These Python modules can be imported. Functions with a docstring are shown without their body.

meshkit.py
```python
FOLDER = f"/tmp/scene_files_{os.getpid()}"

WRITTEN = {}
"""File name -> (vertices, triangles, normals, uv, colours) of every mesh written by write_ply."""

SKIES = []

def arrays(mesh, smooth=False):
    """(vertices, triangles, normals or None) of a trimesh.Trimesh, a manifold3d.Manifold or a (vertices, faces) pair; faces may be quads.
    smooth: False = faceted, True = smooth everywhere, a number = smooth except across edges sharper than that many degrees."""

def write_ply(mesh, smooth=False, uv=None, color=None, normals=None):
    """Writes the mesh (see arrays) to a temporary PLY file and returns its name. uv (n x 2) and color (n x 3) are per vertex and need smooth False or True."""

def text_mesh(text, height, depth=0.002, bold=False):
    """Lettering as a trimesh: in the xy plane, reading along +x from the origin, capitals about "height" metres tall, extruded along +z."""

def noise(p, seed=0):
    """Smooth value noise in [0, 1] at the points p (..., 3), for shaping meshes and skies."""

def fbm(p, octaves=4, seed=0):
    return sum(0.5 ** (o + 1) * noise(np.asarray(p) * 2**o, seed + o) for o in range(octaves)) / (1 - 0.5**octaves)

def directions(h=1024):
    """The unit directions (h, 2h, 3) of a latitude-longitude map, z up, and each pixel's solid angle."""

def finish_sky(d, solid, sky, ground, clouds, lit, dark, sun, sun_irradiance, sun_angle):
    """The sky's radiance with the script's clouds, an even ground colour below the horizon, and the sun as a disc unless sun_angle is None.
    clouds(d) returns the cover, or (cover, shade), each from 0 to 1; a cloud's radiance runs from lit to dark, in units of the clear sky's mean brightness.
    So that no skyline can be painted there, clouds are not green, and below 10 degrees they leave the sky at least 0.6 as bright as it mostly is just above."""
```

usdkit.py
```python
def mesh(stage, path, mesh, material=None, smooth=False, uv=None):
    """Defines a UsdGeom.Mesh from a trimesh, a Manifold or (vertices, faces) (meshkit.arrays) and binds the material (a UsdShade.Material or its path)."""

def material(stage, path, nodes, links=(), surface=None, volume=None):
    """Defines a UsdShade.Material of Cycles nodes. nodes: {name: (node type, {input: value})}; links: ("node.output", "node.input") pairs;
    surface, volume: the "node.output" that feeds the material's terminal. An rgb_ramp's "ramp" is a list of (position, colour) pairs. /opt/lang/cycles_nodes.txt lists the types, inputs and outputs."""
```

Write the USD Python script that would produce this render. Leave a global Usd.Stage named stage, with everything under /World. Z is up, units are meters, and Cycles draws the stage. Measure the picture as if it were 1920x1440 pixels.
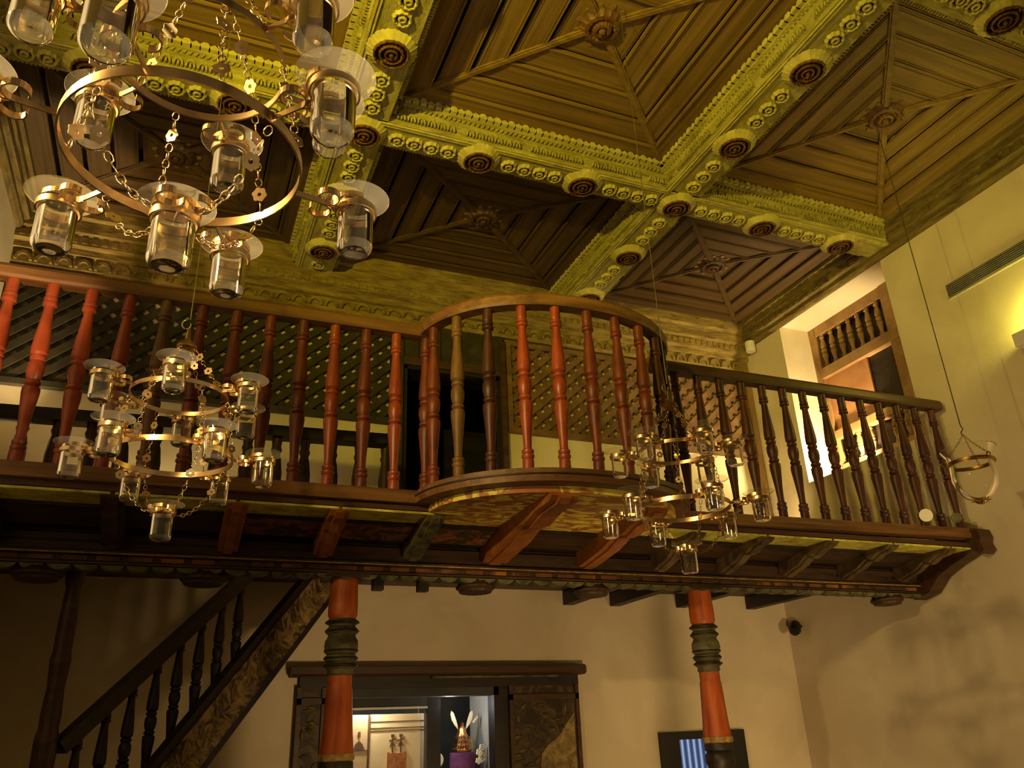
import math, random, re
import numpy as np, trimesh, usdkit, meshkit
from pxr import Usd, UsdGeom, UsdLux, Gf, Sdf

random.seed(7)
RNG = np.random.default_rng(7)
stage = Usd.Stage.CreateInMemory()
UsdGeom.SetStageUpAxis(stage, UsdGeom.Tokens.z)
UsdGeom.SetStageMetersPerUnit(stage, 1.0)
WORLD = UsdGeom.Xform.Define(stage, '/World')
stage.SetDefaultPrim(WORLD.GetPrim())
UsdGeom.Scope.Define(stage, '/World/Looks')
ZO = 1.6          # eye height: every z below is measured from the eye, the floor is at -ZO

# ------------------------------------------------------------------ camera
F = 1505.0
def unit(v):
    v = np.array(v, float); return v / np.linalg.norm(v)
_Z = unit([-140, -3420, F]); _Y = unit([-675, 690, F]); _Y = unit(_Y - _Z * (_Y @ _Z)); _X = np.cross(_Y, _Z)
R = np.array([_X, _Y, _Z])
cam = UsdGeom.Camera.Define(stage, '/World/camera')
right, up, back = R[:, 0], -R[:, 1], -R[:, 2]
mm = np.eye(4); mm[0, :3] = right; mm[1, :3] = up; mm[2, :3] = back; mm[3, :3] = [0, 0, ZO]
cam.AddTransformOp().Set(Gf.Matrix4d(mm.tolist()))
cam.CreateHorizontalApertureAttr(36.0); cam.CreateVerticalApertureAttr(27.0)
cam.CreateFocalLengthAttr(36.0 * F / 1920.0)
cam.CreateClippingRangeAttr(Gf.Vec2f(0.05, 100))
cam.CreateExposureAttr(0.0)

# ------------------------------------------------------------------ light of the room
def sphere_light(name, p, color, power, radius=0.05, aim=None, cone=None, soft=0.3):
    l = UsdLux.SphereLight.Define(stage, '/World/' + name)
    l.CreateRadiusAttr(radius); l.CreateColorAttr(Gf.Vec3f(*color)); l.CreateIntensityAttr(power); l.CreateNormalizeAttr(True)
    m = np.eye(4); m[3, :3] = [p[0], p[1], p[2] + ZO]
    if aim is not None:
        z = unit(np.array(p, float) - np.array(aim, float)); x = unit(np.cross([0.1, 0.2, 1], z)); y = np.cross(z, x)
        m[0, :3], m[1, :3], m[2, :3] = x, y, z
        s = UsdLux.ShapingAPI.Apply(l.GetPrim())
        s.CreateShapingConeAngleAttr(cone); s.CreateShapingConeSoftnessAttr(soft)
    l.AddTransformOp().Set(Gf.Matrix4d(m.tolist()))
    return l

dome = UsdLux.DomeLight.Define(stage, '/World/room_glow')      # the rest of the lamp-lit hall behind the photographer
dome.CreateColorAttr(Gf.Vec3f(1.0, 0.60, 0.22)); dome.CreateIntensityAttr(0.020)
sphere_light('ceiling_uplight', (-1.32, 0.45, 2.45), (1.0, 0.80, 0.05), 250, 0.05, (0.85, 2.8, 3.75), 40, 0.9)
sphere_light('hall_lamp', (-1.15, 1.45, 1.66), (1.0, 0.68, 0.24), 85, 0.05, (5.3, 3.6, -0.1), 42, 0.5)
sphere_light('railing_spot', (-1.2, 2.3, 0.45), (1.0, 0.60, 0.26), 95, 0.04, (-0.84, 4.0, 1.98), 9.0, 0.6)
sphere_light('chandelier_spot', (3.4, -0.6, -0.6), (1.0, 0.80, 0.48), 750, 0.10, (-0.07, 1.75, 1.12), 15, 0.6)
sphere_light('chandelier_spot_left', (-1.36, 0.2, 0.1), (1.0, 0.80, 0.46), 36, 0.06, (-0.02, 1.5, 1.1), 22, 0.6)
sphere_light('window_lamp', (5.50, 5.00, 2.082), (1.0, 0.74, 0.34), 46, 0.03, (5.50, 5.54, 2.75), 66, 0.5)
sphere_light('gallery_wall_lamp', (4.80, 5.60, 1.22), (1.0, 0.72, 0.30), 13, 0.03, (4.95, 6.15, 1.95), 52, 0.6)
sphere_light('gallery_lamp_far', (-0.2, 5.75, 1.25), (1.0, 0.72, 0.30), 8, 0.05, (-0.1, 6.15, 1.9), 65, 0.5)
sphere_light('gallery_lamp_mid', (3.3, 5.75, 1.22), (1.0, 0.72, 0.30), 4.5, 0.04, (3.3, 6.15, 1.75), 60, 0.5)
sphere_light('gallery_lamp_left', (-0.9, 5.75, 1.25), (1.0, 0.74, 0.34), 80, 0.04, (-1.42, 5.7, 3.2), 24, 0.5)
sphere_light('sconce_lamp', (5.21, 3.02, 2.47), (1.0, 0.90, 0.14), 5.5, 0.055)
sphere_light('lower_lamp', (1.9, 1.6, -1.2), (1.0, 0.66, 0.28), 85, 0.25, (2.95, 6.1, -0.1), 40, 0.7)
sphere_light('right_wall_lamp', (4.3, 1.1, -0.4), (1.0, 0.68, 0.28), 70, 0.10, (5.3, 2.9, 0.1), 48, 0.8)
sphere_light('case_lamp', (1.45, 6.53, 0.33), (1.0, 0.84, 0.55), 4.5, 0.03)
sphere_light('case_lamp_right', (2.10, 6.42, 0.26), (0.95, 0.93, 0.95), 1.1, 0.03)

# ------------------------------------------------------------------ naming, things and parts
used = {}
def numbered(parent, name):
    k = used.get((parent, name), 0); used[(parent, name)] = k + 1
    return f'{parent}/{name}' if k == 0 else f'{parent}/{name}_{k:03d}'

class Thing:
    def __init__(self, name, label, cat, loc=(0, 0, 0), group=None, kind=None):
        self.loc = np.array(loc, float)
        self.path = numbered('/World', name)
        x = UsdGeom.Xform.Define(stage, self.path)
        x.AddTranslateOp().Set(Gf.Vec3d(loc[0], loc[1], loc[2] + ZO))
        p = x.GetPrim()
        for k, v in (('label', label), ('category', cat), ('group', group), ('kind', kind)):
            if v: p.SetCustomDataByKey(k, v)
    def part(self, name, mesh, mat, parent=None, label=None, smooth=False, kind=None):
        if isinstance(mesh, MB): mesh = mesh.get()
        v, f = mesh
        path = numbered(parent or self.path, name)
        m = usdkit.mesh(stage, path, (np.asarray(v) - self.loc, f), MAT[mat], smooth)
        if label: m.GetPrim().SetCustomDataByKey('label', label)
        if kind: m.GetPrim().SetCustomDataByKey('kind', kind)
        return path

# ------------------------------------------------------------------ mesh building
class MB:
    def __init__(self): self.v, self.f, self.n = [], [], 0
    def add(self, v, f):
        v = np.asarray(v, float); f = np.asarray(f, int)
        if f.shape[1] == 4: f = np.vstack([f[:, [0, 1, 2]], f[:, [0, 2, 3]]])
        self.v.append(v); self.f.append(f + self.n); self.n += len(v); return self
    def get(self): return np.vstack(self.v), np.vstack(self.f)
    def box(self, x0, x1, y0, y1, z0, z1):
        return self.hexa([(x0, y0, z0), (x1, y0, z0), (x1, y1, z0), (x0, y1, z0), (x0, y0, z1), (x1, y0, z1), (x1, y1, z1), (x0, y1, z1)])
    def hexa(self, p):
        return self.add(p, [(0, 3, 2, 1), (4, 5, 6, 7), (0, 1, 5, 4), (1, 2, 6, 5), (2, 3, 7, 6), (3, 0, 4, 7)])
    def obox(self, c, a, b, d):            # centre and three half axes
        c, a, b, d = (np.array(t, float) for t in (c, a, b, d))
        return self.hexa([c - a - b - d, c + a - b - d, c + a + b - d, c - a + b - d, c - a - b + d, c + a - b + d, c + a + b + d, c - a + b + d])
    def bar(self, p, q, w, h, upv=(0, 0, 1)):   # a bar of width w and height h from p to q
        p, q = np.array(p, float), np.array(q, float); d = unit(q - p)
        s = np.cross(d, upv); s = unit(s) if np.linalg.norm(s) > 1e-6 else np.array([1.0, 0, 0]); u = np.cross(s, d)
        return self.obox((p + q) / 2, (q - p) / 2, s * w / 2, u * h / 2)
    def lathe(self, prof, c=(0, 0, 0), n=16, lobes=0, amp=0.0, axis=None):
        prof = np.array(prof, float); k = len(prof)
        t = np.arange(n) * 2 * np.pi / n
        rr = prof[:, 0][:, None] * (1 + amp * np.cos(lobes * t)[None, :] if lobes else np.ones((1, n)))
        v = np.stack([rr * np.cos(t), rr * np.sin(t), np.repeat(prof[:, 1][:, None], n, 1)], -1).reshape(-1, 3)
        if axis is not None:
            z = unit(axis); x = unit(np.cross([0.3, 0.2, 1] if abs(z[2]) < .9 else [1, 0, 0], z)); y = np.cross(z, x)
            v = v @ np.array([x, y, z])
        i, j = np.meshgrid(np.arange(k - 1), np.arange(n), indexing='ij')
        q = np.stack([i * n + j, i * n + (j + 1) % n, (i + 1) * n + (j + 1) % n, (i + 1) * n + j], -1).reshape(-1, 4)
        return self.add(v + np.array(c), q)
    def tube(self, pts, r, n=6, closed=False):
        p = np.array(pts, float)
        t = np.roll(p, -1, 0) - np.roll(p, 1, 0) if closed else np.gradient(p, axis=0)
        t /= np.linalg.norm(t, axis=1, keepdims=True) + 1e-12
        ref = np.array([0, 0, 1.0]) if abs(t[:, 2]).mean() < .7 else np.array([1.0, 0, 0])
        a = np.cross(t, ref); a /= np.linalg.norm(a, axis=1, keepdims=True) + 1e-12
        b = np.cross(t, a); ang = np.arange(n) * 2 * np.pi / n
        rad = np.broadcast_to(r, (len(p),))[:, None, None]
        v = (p[:, None] + rad * (np.cos(ang)[None, :, None] * a[:, None] + np.sin(ang)[None, :, None] * b[:, None])).reshape(-1, 3)
        m = len(p); i, j = np.meshgrid(np.arange(m if closed else m - 1), np.arange(n), indexing='ij'); i2 = (i + 1) % m
        q = np.stack([i * n + j, i * n + (j + 1) % n, i2 * n + (j + 1) % n, i2 * n + j], -1).reshape(-1, 4)
        self.add(v, q)
        if not closed:
            for row in (0, m - 1):
                base = v[row * n:(row + 1) * n]; self.add(np.vstack([base, base.mean(0)]), [(x, (x + 1) % n, n) for x in range(n)])
        return self
    def sweep(self, path, prof, closed=False):
        """prof: closed polygon of (side, up) offsets; path: points in the plane z=const, side is to the left of travel."""
        p = np.array(path, float); t = np.gradient(p, axis=0); t[:, 2] = 0; t /= np.linalg.norm(t, axis=1, keepdims=True)
        s = np.stack([-t[:, 1], t[:, 0], 0 * t[:, 0]], -1); prof = np.array(prof, float); n = len(prof)
        v = (p[:, None] + prof[None, :, 0, None] * s[:, None] + prof[None, :, 1, None] * np.array([0, 0, 1.0])).reshape(-1, 3)
        m = len(p); i, j = np.meshgrid(np.arange(m - 1), np.arange(n), indexing='ij')
        self.add(v, np.stack([i * n + j, i * n + (j + 1) % n, (i + 1) * n + (j + 1) % n, (i + 1) * n + j], -1).reshape(-1, 4))
        tri = trimesh.creation.triangulate_polygon(__import__('shapely.geometry').geometry.Polygon(prof), engine='earcut')
        if len(tri[0]) == n:
            for row in (0, m - 1):
                ring = v[row * n:(row + 1) * n]
                k = [np.argmin(((prof - q) ** 2).sum(1)) for q in tri[0]]
                self.add(ring, np.array(k)[tri[1]])
        return self
    def prism(self, poly, fn, t0, t1):
        """poly: 2D polygon, fn(u, v, t) -> xyz; extruded from t0 to t1"""
        from shapely.geometry import Polygon
        pg = Polygon(poly) if not hasattr(poly, 'exterior') else poly
        v2, tri = trimesh.creation.triangulate_polygon(pg, engine='earcut')
        v0 = np.array([fn(a, b, t0) for a, b in v2]); v1 = np.array([fn(a, b, t1) for a, b in v2])
        self.add(v0, tri); self.add(v1, tri[:, ::-1])
        for ringc in [pg.exterior] + list(pg.interiors):
            c = np.array(ringc.coords)[:-1]; n = len(c)
            vv = np.array([fn(a, b, t0) for a, b in c] + [fn(a, b, t1) for a, b in c])
            self.add(vv, [(i, (i + 1) % n, n + (i + 1) % n, n + i) for i in range(n)])
        return self

ray = lambda px, py: R @ np.array([(px - 960) / F, (py - 720) / F, 1.0])
def onY(px, py, y): d = ray(px, py); return d * y / d[1]

# ------------------------------------------------------------------ materials
MAT = {}
def material(name, c1, c2, scale=(3, 3, 3), noise=1.0, detail=6, rough=.6, bump=.0, bdist=.004, metallic=0, bscale=None, ramp=(.35, .68), spec=.4, distort=.6, coat=0, extra=None):
    nodes = {'g': ('geometry', {}), 'm': ('mapping', {'scale': scale}),
             'n': ('noise_texture', {'scale': noise, 'detail': float(detail), 'roughness': .6, 'distortion': distort}),
             'r': ('rgb_ramp', {'ramp': [(ramp[0], c1), (ramp[1], c2)]}),
             'p': ('principled_bsdf', {'roughness': rough, 'metallic': metallic, 'specular_ior_level': spec, 'coat_weight': coat})}
    links = [('g.position', 'm.vector'), ('m.vector', 'n.vector'), ('n.fac', 'r.fac'), ('r.color', 'p.base_color')]
    if bump:
        nodes['b'] = ('bump', {'strength': bump, 'distance': bdist})
        if bscale:
            nodes['m2'] = ('mapping', {'scale': bscale}); nodes['n2'] = ('noise_texture', {'scale': 1.0, 'detail': 6.0, 'roughness': .65})
            links += [('g.position', 'm2.vector'), ('m2.vector', 'n2.vector'), ('n2.fac', 'b.height')]
        else:
            links += [('n.fac', 'b.height')]
        links += [('b.normal', 'p.normal')]
    MAT[name] = usdkit.material(stage, '/World/Looks/' + name, nodes, links, surface='p.BSDF')

material('plaster', (.56, .47, .33), (.68, .59, .44), (1.3, 1.3, 1.3), 1.0, 5, .9, .25, .004, bscale=(9, 9, 9), spec=.2)
material('plaster_fresh', (.70, .62, .47), (.76, .69, .54), (1.3, 1.3, 1.3), 1.0, 4, .9, .12, .003, bscale=(9, 9, 9), spec=.2)
material('stone_floor', (.22, .17, .12), (.32, .26, .19), (2, 2, 2), 1.0, 5, .5)
BX = (1.1, 22, 22); BY = (22, 1.1, 22)
material('board_x', (.14, .078, .020), (.29, .175, .042), BX, 1.0, 7, .62, .35, .002, ramp=(.3, .7))
material('board_y', (.14, .078, .020), (.29, .175, .042), BY, 1.0, 7, .62, .35, .002, ramp=(.3, .7))
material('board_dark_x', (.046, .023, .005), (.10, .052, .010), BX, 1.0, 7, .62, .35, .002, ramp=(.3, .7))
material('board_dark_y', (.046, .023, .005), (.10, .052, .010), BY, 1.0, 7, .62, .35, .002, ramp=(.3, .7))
material('carved_x', (.25, .20, .055), (.50, .44, .12), (5, 26, 26), 1.0, 7, .8, .9, .012, bscale=(26, 45, 45), ramp=(.32, .66))
material('carved_y', (.25, .20, .055), (.50, .44, .12), (26, 5, 26), 1.0, 7, .8, .9, .012, bscale=(45, 26, 45), ramp=(.32, .66))
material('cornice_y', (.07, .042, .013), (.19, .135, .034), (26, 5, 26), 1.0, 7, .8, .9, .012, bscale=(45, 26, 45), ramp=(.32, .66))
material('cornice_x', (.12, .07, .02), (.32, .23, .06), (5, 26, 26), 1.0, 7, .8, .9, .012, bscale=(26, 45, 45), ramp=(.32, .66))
material('carved_pale', (.36, .29, .085), (.60, .53, .16), (14, 14, 14), 1.0, 6, .8, .5, .004, ramp=(.3, .65))
material('rosette_red', (.065, .022, .008), (.19, .085, .022), (16, 16, 16), 1.0, 5, .6, .4, .003)
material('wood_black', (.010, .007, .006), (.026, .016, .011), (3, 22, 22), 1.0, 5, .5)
material('wood_dark', (.035, .016, .008), (.085, .040, .016), (2, 18, 18), 1.0, 6, .5, .3, .002)
material('wood_rail', (.085, .035, .010), (.21, .10, .028), (1.5, 20, 20), 1.0, 7, .5, .35, .002)
material('wood_beam', (.018, .010, .006), (.075, .033, .012), (3, 15, 15), 1.0, 7, .6, .4, .004, ramp=(.35, .75))
material('red_paint', (.15, .023, .008), (.29, .050, .014), (10, 10, 6), 1.0, 6, .38, .25, .002, ramp=(.25, .6), spec=.5)
material('red_paint_worn', (.055, .012, .006), (.185, .034, .011), (12, 12, 5), 1.0, 6, .45, .3, .002, ramp=(.3, .7))
material('ochre_worn', (.085, .040, .010), (.18, .088, .020), (12, 12, 5), 1.0, 6, .5, .3, .002)
material('baluster_brown', (.026, .009, .007), (.085, .021, .012), (12, 12, 5), 1.0, 6, .45, .3, .002)
material('red_column', (.24, .040, .007), (.46, .10, .014), (26, 26, 3), 1.0, 6, .5, .4, .002, ramp=(.3, .7))
material('green_paint', (.030, .030, .014), (.14, .125, .05), (10, 10, 14), 1.0, 6, .55, .4, .003)
material('gold_worn', (.16, .09, .02), (.42, .28, .08), (24, 24, 24), 1.0, 6, .5, .4, .003)
material('painted_soffit', (.30, .25, .03), (.60, .58, .09), (6, 9, 6), 1.0, 7, .6, .2, .002, ramp=(.38, .6), distort=1.5)
material('painted_floral', (.34, .12, .025), (.72, .60, .09), (5, 9, 5), 1.0, 4, .55, .2, .002, ramp=(.44, .56), distort=2.5)
material('painted_flame', (.035, .02, .01), (.20, .07, .02), (7, 9, 9), 1.0, 3, .6, .2, .002, ramp=(.45, .62), distort=2.0)
material('dentil_paint', (.05, .02, .008), (.24, .085, .02), (2.5, 2.5, 2.5), 1.0, 4, .6, ramp=(.45, .65))
material('bracket_orange', (.19, .06, .014), (.36, .125, .025), (8, 8, 8), 1.0, 6, .5, .3, .003)
material('bracket_brown', (.045, .030, .014), (.15, .10, .04), (8, 8, 8), 1.0, 6, .6, .3, .003)
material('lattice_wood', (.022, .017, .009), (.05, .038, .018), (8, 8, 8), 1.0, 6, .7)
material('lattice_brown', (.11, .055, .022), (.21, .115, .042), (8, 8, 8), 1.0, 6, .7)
material('shutter_wood', (.17, .090, .036), (.34, .20, .085), (12, 3, 3), 1.0, 6, .6, .3, .002)
material('shutter_panel', (.26, .11, .045), (.40, .20, .09), (12, 3, 3), 1.0, 6, .6, .3, .002)
material('carved_stair', (.045, .026, .012), (.34, .23, .085), (10, 10, 10), 1.0, 6, .6, .5, .006, ramp=(.42, .64), distort=1.5)
material('carved_dark', (.022, .014, .008), (.10, .062, .024), (10, 10, 10), 1.0, 6, .6, .5, .006, ramp=(.42, .66), distort=1.5)
material('carved_leaf', (.07, .05, .018), (.19, .14, .05), (14, 14, 14), 1.0, 6, .6, .5, .005, ramp=(.38, .66))
material('carved_gold', (.12, .08, .028), (.34, .24, .085), (14, 14, 14), 1.0, 6, .6, .5, .005, ramp=(.38, .66))
material('metal_grey', (.16, .15, .13), (.24, .22, .19), (6, 6, 6), 1.0, 3, .5)
material('vent_dark', (.03, .03, .028), (.05, .05, .045), (6, 6, 6), 1.0, 3, .6)
material('white_enamel', (.70, .68, .60), (.78, .75, .68), (6, 6, 6), 1.0, 3, .45)
material('black_plastic', (.010, .010, .012), (.016, .016, .018), (6, 6, 6), 1.0, 3, .4)
material('brass', (.54, .36, .17), (.72, .51, .27), (20, 20, 20), 1.0, 5, .31, 0, metallic=1)
material('brass_old', (.30, .17, .055), (.50, .30, .10), (20, 20, 20), 1.0, 5, .34, 0, metallic=1)
material('wire', (.20, .17, .05), (.28, .24, .08), (20, 20, 20), 1.0, 2, .4, 0, metallic=.7)
material('case_wall', (.035, .038, .040), (.05, .054, .056), (4, 4, 4), 1.0, 3, .7)
material('case_pane', (.30, .31, .30), (.38, .39, .38), (4, 4, 4), 1.0, 3, .5)
material('poster_paper', (.74, .62, .42), (.82, .72, .52), (5, 5, 5), 1.0, 4, .8)
material('poster_beige', (.55, .42, .27), (.64, .50, .34), (5, 5, 5), 1.0, 4, .8)
material('ink', (.10, .06, .035), (.16, .10, .06), (9, 9, 9), 1.0, 3, .8)
material('figure_red', (.34, .12, .05), (.50, .22, .09), (25, 25, 25), 1.0, 4, .6)
material('copper', (.60, .24, .09), (.78, .38, .16), (30, 30, 30), 1.0, 4, .25, metallic=1)
material('velvet', (.10, .030, .12), (.20, .06, .20), (10, 10, 10), 1.0, 4, .9)
material('feather', (.72, .64, .42), (.82, .76, .56), (30, 30, 8), 1.0, 4, .7)
material('porcelain', (.78, .76, .62), (.84, .82, .70), (8, 8, 8), 1.0, 3, .4)

def glass(name, tint, ior=1.45, haze=0.0, pale=(.92, .84, .66)):
    MAT[name] = usdkit.material(stage, '/World/Looks/' + name, {
        't': ('transparent_bsdf', {'color': tint}), 'g': ('glossy_bsdf', {'color': (1, 1, 1), 'roughness': .045}),
        'd': ('diffuse_bsdf', {'color': pale}), 'tl': ('translucent_bsdf', {'color': pale}), 'dt': ('mix_closure', {'fac': .5}),
        'f': ('fresnel', {'IOR': ior}), 'mx': ('mix_closure', {}), 'm2': ('mix_closure', {'fac': haze})},
        [('f.fac', 'mx.fac'), ('d.BSDF', 'dt.closure1'), ('tl.BSDF', 'dt.closure2'), ('t.BSDF', 'm2.closure1'), ('dt.closure', 'm2.closure2'), ('m2.closure', 'mx.closure1'), ('g.BSDF', 'mx.closure2')], surface='mx.closure')
glass('cup_glass', (.975, .965, .93), 1.28, .012)
glass('foot_glass', (.96, .94, .89), 1.2, .06)
glass('brim_glass', (.93, .89, .79), 1.2, .17)
glass('lamp_glass', (.98, .97, .95), 1.3, .008)
MAT['screen'] = usdkit.material(stage, '/World/Looks/screen', {
    'g': ('geometry', {}), 's': ('separate_xyz', {}), 'w': ('wave_texture', {'scale': 5.5, 'distortion': 1.5, 'detail': 2.0}),
    'r': ('rgb_ramp', {'ramp': [(0, (.05, .08, .22)), (.5, (.16, .24, .50)), (.85, (.36, .48, .78)), (1, (.75, .85, 1))]}),
    'e': ('emission', {'strength': .55})}, [('g.position', 'w.vector'), ('w.fac', 'r.fac'), ('r.color', 'e.color')], surface='e.emission')

# ------------------------------------------------------------------ setting
XL, XR, YB, ZF = -1.42, 5.30, 6.15, -ZO
def structure(name, mb, mat, label, cat):
    t = Thing(name, label, cat, (0, 0, 0), kind='structure')
    t.part('plaster_surface' if 'plaster' in mat else 'surface', mb, mat); return t
structure('floor', MB().box(XL - .4, XR + .6, -2.5, YB + 1.6, ZF - .1, ZF), 'stone_floor', 'stone floor of the hall below the picture', 'floor')
structure('ceiling', MB().box(XL - .4, XR + .6, -1.0, YB + .5, 4.05, 4.14), 'board_dark_x', 'rough boarding above the coffered wooden ceiling', 'ceiling')
w = Thing('wall_right', 'cream plastered side wall with a recessed shuttered window opening', 'wall', kind='structure')
b = MB(); WY0, WY1, WZ0, WZ1 = 4.22, 5.54, 2.04, 3.66
b.box(XR, XR + .5, -1.0, WY0, ZF, 4.1); b.box(XR, XR + .5, WY1, YB + .4, ZF, 4.1)
b.box(XR, XR + .5, WY0, WY1, ZF, WZ0); b.box(XR, XR + .5, WY0, WY1, WZ1, 4.1)
w.part('plaster_surface', b, 'plaster')
w = Thing('wall_left', 'cream plastered side wall at the far left edge', 'wall', kind='structure')
w.part('plaster_surface', MB().box(XL - .3, XL, -1.0, YB + .4, ZF, 4.1), 'plaster')
w = Thing('wall_back', 'cream plastered wall behind the balcony with a doorway on each floor', 'wall', kind='structure')
b = MB()
DX0, DX1, DZ = .98, 2.47, .39        # lower doorway
UX0, UX1, UZ0, UZ1 = 1.60, 2.50, 1.14, 3.0   # gallery doorway
T = YB + .22
b.box(XL - .1, DX0, YB, T, ZF, UZ0); b.box(DX1, XR + .1, YB, T, ZF, UZ0); b.box(DX0, DX1, YB, T, DZ, UZ0)
b.box(XL - .1, UX0, YB, T, UZ0, 4.1); b.box(UX1, XR + .1, YB, T, UZ0, 4.1); b.box(UX0, UX1, YB, T, UZ1, 4.1)
w.part('plaster_surface', b, 'plaster')
# dark room behind the gallery doorway
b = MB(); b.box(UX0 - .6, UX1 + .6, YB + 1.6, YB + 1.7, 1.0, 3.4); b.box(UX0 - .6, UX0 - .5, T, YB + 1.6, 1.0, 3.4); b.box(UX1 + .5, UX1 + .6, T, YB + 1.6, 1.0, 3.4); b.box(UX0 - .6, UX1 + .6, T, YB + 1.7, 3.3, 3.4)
structure('wall_beyond', b, 'wood_black', 'dark room beyond the gallery doorway', 'wall')

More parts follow.
